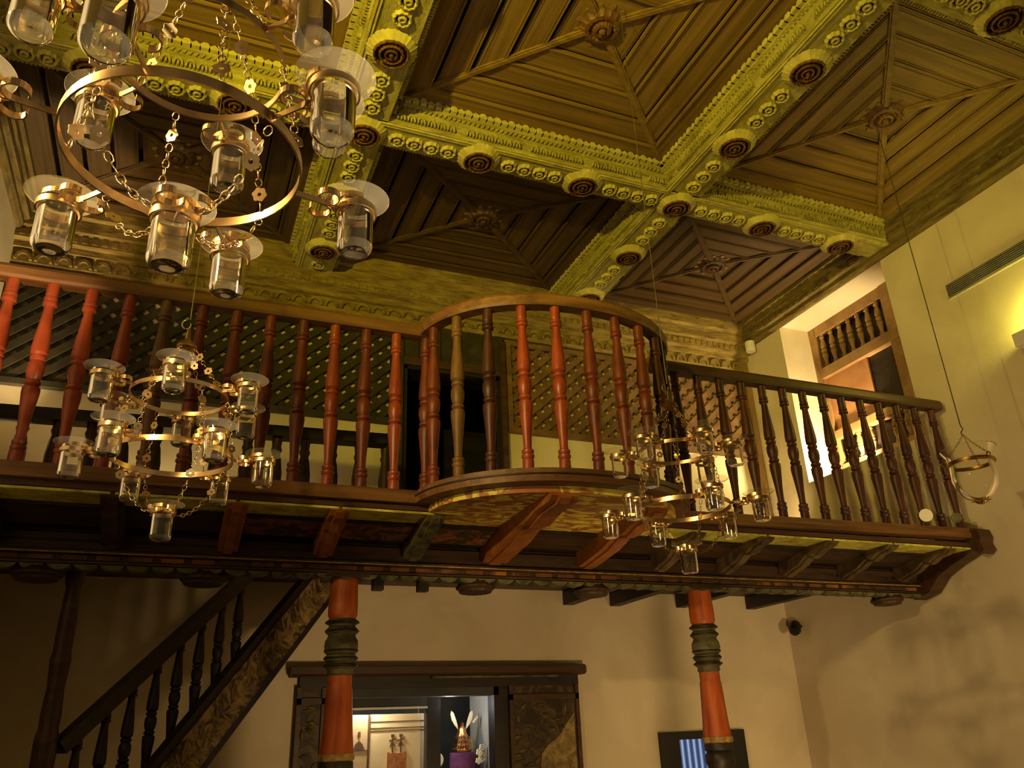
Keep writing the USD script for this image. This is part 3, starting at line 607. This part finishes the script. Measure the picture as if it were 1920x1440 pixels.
lattice('brown lattice screen at the right end of the gallery beyond the curved bay', 2.605, 5.17, 2.50, 3.30, 'lattice_brown')
db = Thing('door_1', 'dark doorway in the middle of the gallery wall', 'door', (2.05, YB, 1.14), kind='structure')
db.part('frame_post', MB().box(1.54, 1.60, YB - .06, YB + .02, 1.14, 3.32), 'lattice_wood')
db.part('frame_post', MB().box(2.50, 2.55, YB - .06, YB + .02, 1.14, 3.32), 'wood_dark')
db.part('head', MB().box(1.60, 2.50, YB - .05, YB + .02, 2.98, 3.05), 'wood_dark')
db.part('reveal_lining', MB().box(2.455, 2.505, YB - .02, YB + .24, 1.14, 3.0), 'wood_black')
db.part('reveal_lining', MB().box(1.595, 1.645, YB - .02, YB + .24, 1.14, 3.0), 'wood_black')
db.part('reveal_lining', MB().box(1.60, 2.50, YB - .02, YB + .24, 2.95, 3.0), 'wood_black')
db.part('leaf', MB().box(1.66, 1.71, YB + .26, YB + .8, 1.14, 2.94), 'wood_black')
op = Thing('overdoor_panel', 'dark boarding above the gallery doorway between the two lattice screens', 'panel', (2.05, YB - .03, 3.05))
for k in range(5): op.part('plank', MB().box(1.545 + .200 * k, 1.545 + .200 * k + .194, YB - .035, YB - .002, 3.055, 3.375), 'lattice_wood')
for x0, x1 in ((2.552, 2.556),): op.part('filler', MB().box(x0, x1, YB - .03, YB - .002, 1.15, 3.375), 'lattice_wood')
pw = Thing('corner_post', 'brown corner post at the right end of the lattice wall', 'post', (5.25, YB - .05, 1.14))
pw.part('post', MB().box(5.225, 5.285, YB - .08, YB - .01, 1.14, 3.40), 'shutter_wood')

# ------------------------------------------------------------------ window shutter in the right wall
wn = Thing('window_1', 'carved wooden window shutter with turned spindles deep in the right wall', 'window', (5.70, 4.9, 2.04), kind='structure')
XS = 5.66
wn.part('stile', MB().box(XS, XS + .07, 5.455, 5.54, 2.16, 3.66), 'shutter_wood')
wn.part('stile', MB().box(XS, XS + .07, 4.28, 4.36, 2.16, 3.66), 'shutter_wood')
wn.part('stile', MB().box(XS - .012, XS + .062, 4.50, 4.60, 2.155, 3.655), 'shutter_wood')
wn.part('rail', MB().box(XS, XS + .07, 4.36, 5.46, 3.56, 3.66), 'shutter_wood')
wn.part('rail', MB().box(XS - .02, XS + .07, 4.36, 5.46, 3.10, 3.20), 'shutter_wood')
wn.part('rail', MB().box(XS - .01, XS + .07, 4.36, 5.46, 2.47, 2.55), 'shutter_wood')
wn.part('rail', MB().box(XS, XS + .07, 4.36, 5.46, 2.16, 2.22), 'shutter_wood')
for k in range(8):
    y = 5.40 - .118 * k
    wn.part('spindle', MB().lathe([(r * .80, 3.20 + s * .37) for r, s in BAL[::1]], (XS + .03, y, 0), 14), 'shutter_wood', smooth=35)
for k in range(7):
    y = 5.36 - .14 * k
    wn.part('spindle', MB().lathe([(r * .75, 2.22 + s * .26) for r, s in BAL], (XS + .035, y, 0), 12), 'shutter_wood', smooth=35)
wn.part('panel', MB().box(XS + .03, XS + .05, 4.93, 5.46, 2.55, 3.10), 'shutter_panel')
wn.part('panel', MB().box(XS + .055, XS + .07, 4.60, 4.93, 2.55, 3.10), 'wood_black')
wn.part('panel', MB().box(XS + .03, XS + .05, 4.36, 4.50, 2.55, 3.10), 'shutter_panel')
wn.part('backing', MB().box(XS + .10, XS + .16, WY0 - .1, WY1 + .1, 2.0, 3.75), 'wood_black')
wn.part('sill', MB().box(XR + .02, XS, WY0, WY1, 2.02, 2.045), 'plaster_fresh')
# ------------------------------------------------------------------ fittings on the right wall
v = Thing('air_vent', 'long slotted grey air vent high on the right wall', 'vent', (XR, 3.2, 2.98))
v.part('frame', MB().box(XR - .006, XR + .0, 2.45, 3.715, 2.972, 2.984).box(XR - .006, XR, 2.45, 3.715, 3.098, 3.110).box(XR - .006, XR, 3.703, 3.715, 2.98, 3.10), 'plaster')
v.part('backing', MB().box(XR - .003, XR - .001, 2.45, 3.705, 2.984, 3.098), 'vent_dark')
for k in range(7): v.part('slat', MB().box(XR - .012, XR - .003, 2.46, 3.70, 2.990 + .0155 * k, 2.997 + .0155 * k), 'metal_grey')
s = Thing('wall_sconce', 'cream box-shaped uplight at the right edge under a bright patch of wall', 'lamp', (XR - .09, 3.05, 2.33))
b = MB(); b.box(5.14, 5.30, 2.82, 3.23, 2.315, 2.33); b.box(5.14, 5.155, 2.82, 3.23, 2.33, 2.41); b.box(5.155, 5.30, 3.215, 3.23, 2.33, 2.41); b.box(5.155, 5.30, 2.82, 2.835, 2.33, 2.41)
s.part('housing', b, 'white_enamel')
c = Thing('ceiling_spotlight', 'small white cylindrical fitting under the cornice in the gallery corner', 'lamp', (5.23, 5.95, 3.55))
c.part('body', MB().lathe([(0, 3.55), (.045, 3.55), (.05, 3.56), (.05, 3.60), (.046, 3.605), (.05, 3.61), (.05, 3.66)], (5.23, 5.92, 0), 24), 'white_enamel', smooth=35)
c = Thing('dark_spotlight', 'small black spotlight on the lower right wall in the corner', 'lamp', (5.25, 5.97, .78))
b = MB(); b.lathe([(0, -.07), (.035, -.07), (.05, -.05), (.055, .02), (.04, .05), (0, .055)], (5.22, 5.97, .80), 20, axis=(-.5, -.4, -.6)); c.part('head', b, 'black_plastic', smooth=35)
c.part('arm', MB().bar((5.22, 5.97, .80), (XR, 5.97, .82), .02, .02), 'black_plastic')
for x, lab, r in ((4.71, 'pale yellow round disc on the foot of the right railing', .042), (5.0, 'smaller dim round disc on the foot of the right railing', .034)):
    c = Thing('round_disc', lab, 'disc', (x, 3.90, 1.24)); c.part('face', MB().lathe([(0, -.004), (r, -.004), (r * 1.05, 0), (r, .004), (0, .004)], (x, 3.905, 1.285), 28, axis=(-1.0, -1, -.3)), 'porcelain' if r > .04 else 'green_paint', smooth=35)

# ------------------------------------------------------------------ carved doorway below, display case, monitor
dw = Thing('door_2', 'carved dark wooden doorway below the balcony with a heavy lintel', 'door', (1.97, YB, ZF), kind='structure')
dw.part('lintel', MB().prism([(0, .44), (.10, .44), (.13, .455), (.13, .50), (.10, .515), (0, .515)], lambda u, v_, a: (a, YB - u, v_), .83, 3.115), 'wood_dark')
dw.part('frieze', MB().box(.90, 3.07, YB - .06, YB + .03, .36, .44), 'wood_black')
dw.part('bead', MB().prism([(.07, .42), (.10, .42), (.10, .436), (.07, .44)], lambda u, v_, a: (a, YB - u, v_), 1.85, 2.88), 'green_paint')
for x0, x1 in ((.885, 1.085), (2.47, 3.06)):
    pn = dw.part('jamb_panel', MB().box(x0, x1, YB - .055, YB + .02, ZF, .37), 'carved_dark')
    b = MB()
    for q in ((x0, x0 + .03), (x1 - .03, x1)): b.box(q[0], q[1], YB - .075, YB - .05, ZF, .37)
    b.box(x0, x1, YB - .075, YB - .05, .26, .30); dw.part('panel_frame', b, 'wood_dark', parent=pn)
    # carved paisley: swirls of raised leaves
    cx, w_ = (x0 + x1) / 2, (x1 - x0)
    b = MB(); n = 60 if w_ > .3 else 20
    for k in range(n):
        u, vz = RNG.uniform(x0 + .05, x1 - .05), RNG.uniform(-.75, .24)
        a = 3.0 * math.sin(u * 7 + vz * 5) ; l = RNG.uniform(.03, .06)
        d = np.array([math.cos(a), 0, math.sin(a)]); p = np.array([-d[2], 0, d[0]]); o = np.array([u, YB - .055, vz])
        b.hexa([o - d * l, o - p * l * .35, o + d * l, o + p * l * .35, o - d * l * .7 + [0, -.012, 0], o - p * l * .2 + [0, -.02, 0], o + d * l * .7 + [0, -.012, 0], o + p * l * .2 + [0, -.02, 0]])
    dw.part('leaf_carving', b, 'carved_leaf', parent=pn, kind='stuff')
    if w_ > .3:
        pts = [(x1 - .05, .16), (x1 - .09, .12), (x1 - .16, .03), (x1 - .21, -.02), (x1 - .28, -.06), (x1 - .34, -.12), (x1 - .36, -.3), (x1 - .05, -.34)]
        dw.part('raised_leaf', MB().prism(pts, lambda u, v_, a: (u, a, v_), YB - .072, YB - .05), 'carved_gold', parent=pn, label='olive carved leaf panel')
dw.part('frame_post', MB().box(2.36, 2.47, YB - .03, YB + .10, ZF, .37), 'wood_black')
dw.part('frame_post', MB().box(1.085, 1.16, YB - .03, YB + .10, ZF, .37), 'wood_black')
dw.part('head', MB().box(1.085, 2.40, YB - .03, YB + .10, .30, .37), 'case_wall')

dc = Thing('display_case', 'dark display niche behind the doorway with glass panes', 'display case', (1.8, 7.0, ZF))
b = MB(); b.box(.4, 3.2, 7.5, 7.56, ZF, 1.0); b.box(.4, .46, T, 7.5, ZF, 1.0); b.box(3.14, 3.2, T, 7.5, ZF, 1.0); b.box(.4, 3.2, T, 7.5, .62, .68)
dc.part('niche_lining', b, 'case_wall')
dc.part('divider', MB().box(1.92, 2.03, 6.42, 6.50, ZF, .40), 'black_plastic')
dc.part('header', MB().box(1.10, 1.92, 6.42, 6.48, .245, .42), 'case_wall')
dc.part('light_strip', MB().box(1.10, 1.92, 6.40, 6.42, .228, .243), 'white_enamel')
dc.part('side_pane', MB().box(2.44, 2.50, 6.44, 6.90, ZF, .42), 'case_pane')
for x in (2.16, 2.30): dc.part('seam', MB().box(x, x + .006, 7.49, 7.50, -1, .6), 'case_pane')
po = Thing('poster', 'cream lit panel printed with temple-like figures inside the niche', 'poster', (1.55, 6.60, -1.0))
po.part('sheet', MB().box(1.52, 1.97, 6.60, 6.615, -1.0, .20), 'poster_paper')
po.part('side_sheet', MB().box(1.12, 1.505, 6.60, 6.615, -1.0, .20), 'poster_beige')
b = MB()
for z in (.145, .10, .08): b.box(1.52, 1.97, 6.596, 6.60, z, z + .005)
b.box(1.505, 1.52, 6.590, 6.60, -1, .20); b.box(1.12, 1.505, 6.594, 6.60, -.055, -.047)
po.part('printed_lines', b, 'ink')
def figurine(cx, z0, s, mat):
    b = MB()
    y0, y1 = 6.590, 6.60
    b.box(cx - .055 * s, cx + .055 * s, y0, y1, z0 - .30, z0 - .03 * s)
    b.box(cx - .075 * s, cx - .055 * s, y0, y1, z0 - .30, z0 - .02 * s); b.box(cx + .055 * s, cx + .075 * s, y0, y1, z0 - .30, z0 - .02 * s)
    return b
po.part('printed_gate', figurine(1.735, -.05, 1.0, None), 'figure_red')
b = MB()
for cx in (1.700, 1.765):
    b.box(cx - .005, cx + .005, 6.592, 6.60, -.075, .045); b.bar((cx - .028, 6.596, .01), (cx + .028, 6.596, .022), .007, .008); b.bar((cx, 6.596, .0), (cx - .02, 6.596, -.03), .007, .008); b.bar((cx, 6.596, .0), (cx + .02, 6.596, -.03), .007, .008); b.bar((cx - .012, 6.596, .045), (cx + .012, 6.596, .045), .007, .02)
po.part('printed_figures', b, 'ink')
b = MB(); b.lathe([(0, 0), (.012, 0), (.012, .004), (0, .004)], (1.44, 6.597, .07), 14, axis=(0, -1, 0)); b.bar((1.44, 6.596, .05), (1.44, 6.596, -.04), .005, .006); b.prism([(1.395, -.045), (1.485, -.045), (1.467, -.005), (1.44, .02), (1.413, -.005)], lambda u, v_, a: (u, a, v_), 6.594, 6.60)
po.part('printed_emblem', b, 'ink')
pd = Thing('pedestal', 'purple draped stand in the niche under the headdress', 'stand', (2.27, 6.62, ZF))
pd.part('cloth', MB().lathe([(.115, ZF), (.105, -.30), (.10, -.11), (.095, -.095), (0, -.09)], (2.27, 6.62, 0), 28, 9, .04), 'velvet', smooth=50)
hd = Thing('headdress', 'copper headdress with pale feathers standing on the purple pedestal', 'headdress', (2.27, 6.62, -.09))
hd.part('body', MB().lathe([(.075, -.09), (.078, -.075), (.070, -.06), (.072, -.045), (.060, -.03), (.062, -.01), (.050, .005), (.050, .025), (.036, .05), (.036, .065), (.022, .09), (.014, .10), (.018, .115), (0, .13)], (2.27, 6.62, 0), 24, 8, .05), 'copper', smooth=35)
for sx, sc, bend in ((-1, 1.0, .04), (1, .95, .0)):
    pts = [(0, .04), (.018, .07), (.028, .11), (.022, .15), (.006, .175), (-.008, .16), (-.010, .11), (-.008, .07)]
    b = MB().prism(pts, lambda u, v_, a: (2.27 + sx * (.035 + (v_ - .04) * .35) + u * sx * .9, a, v_ + .035), 6.61, 6.625)
    hd.part('feather', b, 'feather')
hd.part('feather', MB().bar((2.36, 6.61, .12), (2.405, 6.61, .165), .008, .014), 'feather')
for k, a in enumerate(np.linspace(.4, 2.7, 7)):
    hd.part('pendant', MB().bar((2.27 + .05 * math.cos(a), 6.55, .02), (2.27 + .075 * math.cos(a), 6.54, -.07), .006, .006), 'brass')
pl = Thing('round_plate', 'small pale round plate at the lower left of the headdress', 'plate', (2.05, 6.55, -.2))
pl.part('face', MB().lathe([(0, .0), (.05, .004), (.056, .012), (.05, .016), (0, .012)], (2.035, 6.55, -.14), 32, axis=(0, -1, 0)), 'porcelain', smooth=35)
fl = Thing('white_flowers', 'cluster of white porcelain flowers at the right of the purple pedestal', 'flowers', (2.40, 6.56, -.3))
for dx, dz, r in ((0, 0, .028), (.03, .035, .026), (.02, -.045, .03), (.045, -.01, .022), (-.012, -.06, .024)):
    fl.part('bloom', MB().lathe([(0, -.01), (r * .6, -.012), (r, 0), (r * .8, .012), (r * .3, .008), (0, .016)], (2.372 + dx * .8, 6.50, -.10 + dz), 20, 5, .14, axis=(0, -1, .15)), 'porcelain', smooth=40)
tv = Thing('wall_monitor', 'black framed monitor with a bluish picture behind the right column', 'monitor', (4.2, YB - .05, -.6))
b = MB(); z1 = -.010
b.box(3.79, 4.60, YB - .06, YB, -.62, z1)
tv.part('casing', b, 'black_plastic')
tv.part('screen', MB().box(3.95, 4.44, YB - .064, YB - .06, -.56, z1 - .06), 'screen')

# ------------------------------------------------------------------ chandeliers
def torus(mb, c, r, tr, axis, n=12, m=5, stretch=None):
    z = unit(axis); x = unit(np.cross([.31, .2, 1] if abs(z[2]) < .9 else [1, 0, 0], z)); y = np.cross(z, x)
    if stretch is not None: y = unit(stretch - z * (np.dot(stretch, z))); x = np.cross(y, z)
    k = 1.5 if stretch is not None else 1.0
    t = np.arange(n) * 2 * np.pi / n
    pts = np.array(c) + r * (np.cos(t)[:, None] * x + k * np.sin(t)[:, None] * y)
    mb.tube(pts, tr, m, True)
def plate_mesh(c, axis, r=.02, n=24):
    """scalloped rosette plate pierced by a hole"""
    z = unit(axis); x = unit(np.cross([.31, .2, 1] if abs(z[2]) < .9 else [1, 0, 0], z)); y = np.cross(z, x)
    t = np.arange(n) * 2 * np.pi / n; ro = r * (1 + .10 * np.cos(6 * t)); ri = np.full(n, r * .28)
    P = lambda rad, h: np.array(c) + rad[:, None] * (np.cos(t)[:, None] * x + np.sin(t)[:, None] * y) + z * h
    h = .0012
    v = np.vstack([P(ri, -h), P(ro, -h), P(ro, h), P(ri, h)]); q = []
    for a, b_ in ((0, 1), (1, 2), (2, 3), (3, 0)):
        q += [(a * n + j, b_ * n + j, b_ * n + (j + 1) % n, a * n + (j + 1) % n) for j in range(n)]
    return MB().add(v, q)
def chain(t, p, q, sag=0.0, plates=3, s=1.0, mat='brass', view=None, seed=0):
    p, q = np.array(p, float), np.array(q, float); L = np.linalg.norm(q - p); d = (q - p) / L
    rg = np.random.default_rng(seed)
    n = max(6, int(L / (.019 * s))); mb = MB(); pl = []
    at = lambda u: p + (q - p) * u - np.array([0, 0, sag * 4 * u * (1 - u)])
    slots = set(np.linspace(n * .22, n * .82, plates).astype(int)) if plates else set()
    k = 0
    while k < n:
        u = (k + .5) / n; c = at(u); dd = unit(at(min(1, u + .02)) - at(max(0, u - .02)))
        side = unit(np.cross(dd, [0.2, 1, .1])); s2 = np.cross(dd, side)
        if k in slots:
            ang = rg.uniform(-.8, .8); ax = unit(np.array([0, -1, .25]) * math.cos(ang) + side * math.sin(ang)); ax = unit(ax - dd * (ax @ dd))
            pl.append((c + dd * .009 * s, ax)); k += 2; continue
        torus(mb, c, .0075 * s, .0017 * s, side if k % 2 else s2, 8, 4, dd); k += 1
    path = t.part('chain', mb, mat, smooth=True, kind='stuff')
    for c, ax in pl: t.part('rosette_plate', plate_mesh(c, ax, .0165 * s), mat, parent=path)
def band(c, r, h=.020, th=.004, n=56, mb=None):
    mb = mb or MB()
    return mb.lathe([(r, -h / 2), (r + th, -h / 2), (r + th, h / 2), (r, h / 2), (r, -h / 2)], c, n)
def scroll(mb, c, r, a0, a1, h=.014, th=.003, n=18):
    """flat strip bent along an arc in the horizontal plane"""
    a = np.linspace(a0, a1, n); rr = np.linspace(r, r * .8, n)
    for i in range(n - 1):
        p = np.array(c) + [rr[i] * math.cos(a[i]), rr[i] * math.sin(a[i]), 0]; q = np.array(c) + [rr[i + 1] * math.cos(a[i + 1]), rr[i + 1] * math.sin(a[i + 1]), 0]
        mb.bar(p, q, th, h)

def cup(t, c, ang, ring_r, axis, s=1.0):
    """glass cup with a wide brim held by a brass ring on a scrolled arm; c is the centre of the brim"""
    c = np.array(c, float); d = np.array([math.cos(ang), math.sin(ang), 0])
    rb, rf, hh = .040 * s, .073 * s, .125 * s
    holder_z = -.020 * s
    m = MB(); band(c + [0, 0, holder_z], rb + .003, .015 * s, .0035, 36, m)
    h = t.part('cup_holder', m, 'brass', smooth=35)
    m = MB()
    a0 = np.array([axis[0], axis[1], 0]) + d * ring_r + [0, 0, c[2] + holder_z]; a1 = c + [0, 0, holder_z] - d * (rb + .006)
    if np.linalg.norm(a1 - a0) > .01: m.bar(a0, a1, .0035, .013 * s)
    pr = np.array([-d[1], d[0], 0])
    for sg in (-1, 1):       # two curls that spring from the joint
        cc = a1 - d * .030 * s + pr * sg * .026 * s
        base = math.atan2(-(pr * sg)[1], -(pr * sg)[0])
        scroll(m, cc, .026 * s, base, base + sg * 5.0)
    # leaf tips embracing the brim
    for sg in (-1, 1):
        base = ang + math.pi
        scroll(m, c + [0, 0, holder_z + .018 * s], rb + .016 * s, base, base + sg * 1.5, .012, .003, 10)
    t.part('scroll_arm', m, 'brass', parent=h)
    m = MB()      # the glass wall, inside and out
    m.lathe([(rb, .0), (rb, -hh + .014)], c, 40); m.lathe([(rb - .0025, -hh + .018), (rb - .0025, 0)], c, 40)
    gl = t.part('glass_cup', m, 'cup_glass', smooth=40)
    m = MB(); m.lathe([(rb, -hh + .014), (rb - .0015, -hh + .007), (rb - .006, -hh + .001), (rb - .014, -hh), (.012, -hh + .0025), (.0004, -hh + .003)], c, 40)
    t.part('foot', m, 'foot_glass', parent=gl, smooth=60)
    m = MB(); m.lathe([(rb - .0025, -.002), (rb + .004, .004), (rf, .013 * s), (rf + .0012, .0145 * s), (rf, .016 * s)], c, 44)
    t.part('brim', m, 'brim_glass', parent=gl, smooth=40)

def chandelier(label, axis, zA, zB, zC, zcap, ztop, rA, rB, cA, cB, phA, phB, s=1.0, n=6, skip=()):
    ax, ay = axis
    t = Thing('chandelier', label, 'chandelier', (ax, ay, zC - .13 * s))
    m = MB(); m.tube([(ax, ay, ztop), (ax, ay, zcap + .13 * s)], .0022, 6); m.tube([(ax - .012 + .016 * math.cos(a), ay, zcap + .105 * s + .02 * math.sin(a)) for a in np.linspace(1.9, 6.6, 14)], .0028, 6)
    t.part('hanging_wire', m, 'wire', smooth=True)
    t.part('cap', MB().lathe([(.0, zcap + .035 * s), (.006, zcap + .085 * s), (.010, zcap + .04 * s), (.014, zcap + .03 * s), (.034 * s, zcap + .015 * s), (.043 * s, zcap - .004), (.041 * s, zcap - .006), (.03 * s, zcap + .008 * s), (0, zcap + .02 * s)], (ax, ay, 0), 28), 'brass_old', smooth=40)
    m = band((ax, ay, zA), rA, .018 * s); t.part('upper_ring', m, 'brass', smooth=35)
    m = band((ax, ay, zB), rB, .022 * s); t.part('lower_ring', m, 'brass', smooth=35)
    for k in range(n):
        a = math.radians(phA + 60 * k); cup(t, (ax + cA * math.cos(a), ay + cA * math.sin(a), zA + .02), a, rA, axis, s)
        a = math.radians(phB + 60 * k); cup(t, (ax + cB * math.cos(a), ay + cB * math.sin(a), zB + .02), a, rB, axis, s)
    for k in range(4):
        a = math.radians(phA + 30 + 90 * k); e = np.array([math.cos(a), math.sin(a), 0])
        chain(t, np.array([ax, ay, zcap]) + e * .035 * s, np.array([ax, ay, zA + .01]) + e * rA, .01, 3, s, seed=k)
    for k in range(6):
        a = math.radians(phA + 30 + 60 * k); e = np.array([math.cos(a), math.sin(a), 0])
        chain(t, np.array([ax, ay, zA - .01]) + e * rA, np.array([ax, ay, zB + .01]) + e * rB, .0, 2, s, seed=10 + k)
    cup(t, (ax, ay, zC), math.radians(phB + 90), .0, (ax, ay - .0), s)
    for k in range(4):
        a = math.radians(phB + 30 + 90 * k); e = np.array([math.cos(a), math.sin(a), 0])
        chain(t, np.array([ax, ay, zB - .01]) + e * rB, np.array([ax, ay, zC - .02]) + e * .055, .045, 1, s, seed=20 + k)
    return t
chandelier('largest and nearest brass chandelier with glass cups, at the top left', (-.079, 1.35), 1.275, 1.032, .905, 1.56, 3.70, .165, .212, .285, .350, 13.5, 12, .94)
chandelier('brass chandelier with glass cups hanging before the left railing', (-.065, 3.05), 1.225, .985, .795, 1.435, 3.90, .172, .212, .285, .325, 26, -5, .93)
chandelier('distant brass chandelier with glass cups hanging before the right railing', (2.03, 2.9), 1.155, .890, .722, 1.375, 3.92, .165, .205, .255, .329, -35, -42, .90)

# ------------------------------------------------------------------ bell-jar lamp on the right
lx, ly = 4.232, 3.12
hl = Thing('hanging_lamp', 'clear glass bell lamp with a brass band hanging by the right wall', 'lamp', (lx, ly, 1.13))
hl.part('hanging_wire', MB().tube([(lx, ly, 3.94), (lx, ly, 1.60)], .003, 6).tube([(lx + .012 * math.sin(a * 2), ly, 1.60 - .02 * a) for a in np.linspace(0, 3, 10)], .003, 5), 'vent_dark', smooth=True)
zr = 1.365
gl = hl.part('glass_bell', MB().lathe([(.150, zr + .085), (.128, zr + .045), (.120, zr), (.122, zr - .04), (.126, zr - .09), (.112, zr - .15), (.075, zr - .20), (.03, zr - .222), (0, zr - .226)], (lx, ly, 0), 48), 'lamp_glass', smooth=50)
hl.part('rim', MB().tube([(lx + .150 * math.cos(a), ly + .150 * math.sin(a), zr + .085) for a in np.arange(36) * 2 * np.pi / 36], .0022, 5, True), 'brim_glass', parent=gl, smooth=True)
hl.part('brass_band', band((lx, ly, zr), .121, .022, .006, 48).lathe([(.121, zr - .008), (.132, zr - .004), (.132, zr + .004), (.121, zr + .008)], (lx, ly, 0), 48), 'brass_old', smooth=35)
hl.part('finial', MB().lathe([(.0, zr - .245), (.018, zr - .24), (.03, zr - .228), (.05, zr - .224), (.0, zr - .215)], (lx, ly, 0), 20, 6, .2), 'brass_old', smooth=35)
for k in range(3):
    a = math.radians(20 + 120 * k); e = np.array([math.cos(a), math.sin(a), 0])
    chain(hl, (lx, ly, 1.545), np.array([lx, ly, zr + .03]) + e * .135, .01, 0, .75, 'brass_old', seed=k)
    m = MB(); torus(m, np.array([lx, ly, zr + .01]) + e * .142, .014, .004, (-e[1], e[0], 0), 14, 6); hl.part('lug', m, 'brass_old', smooth=True)
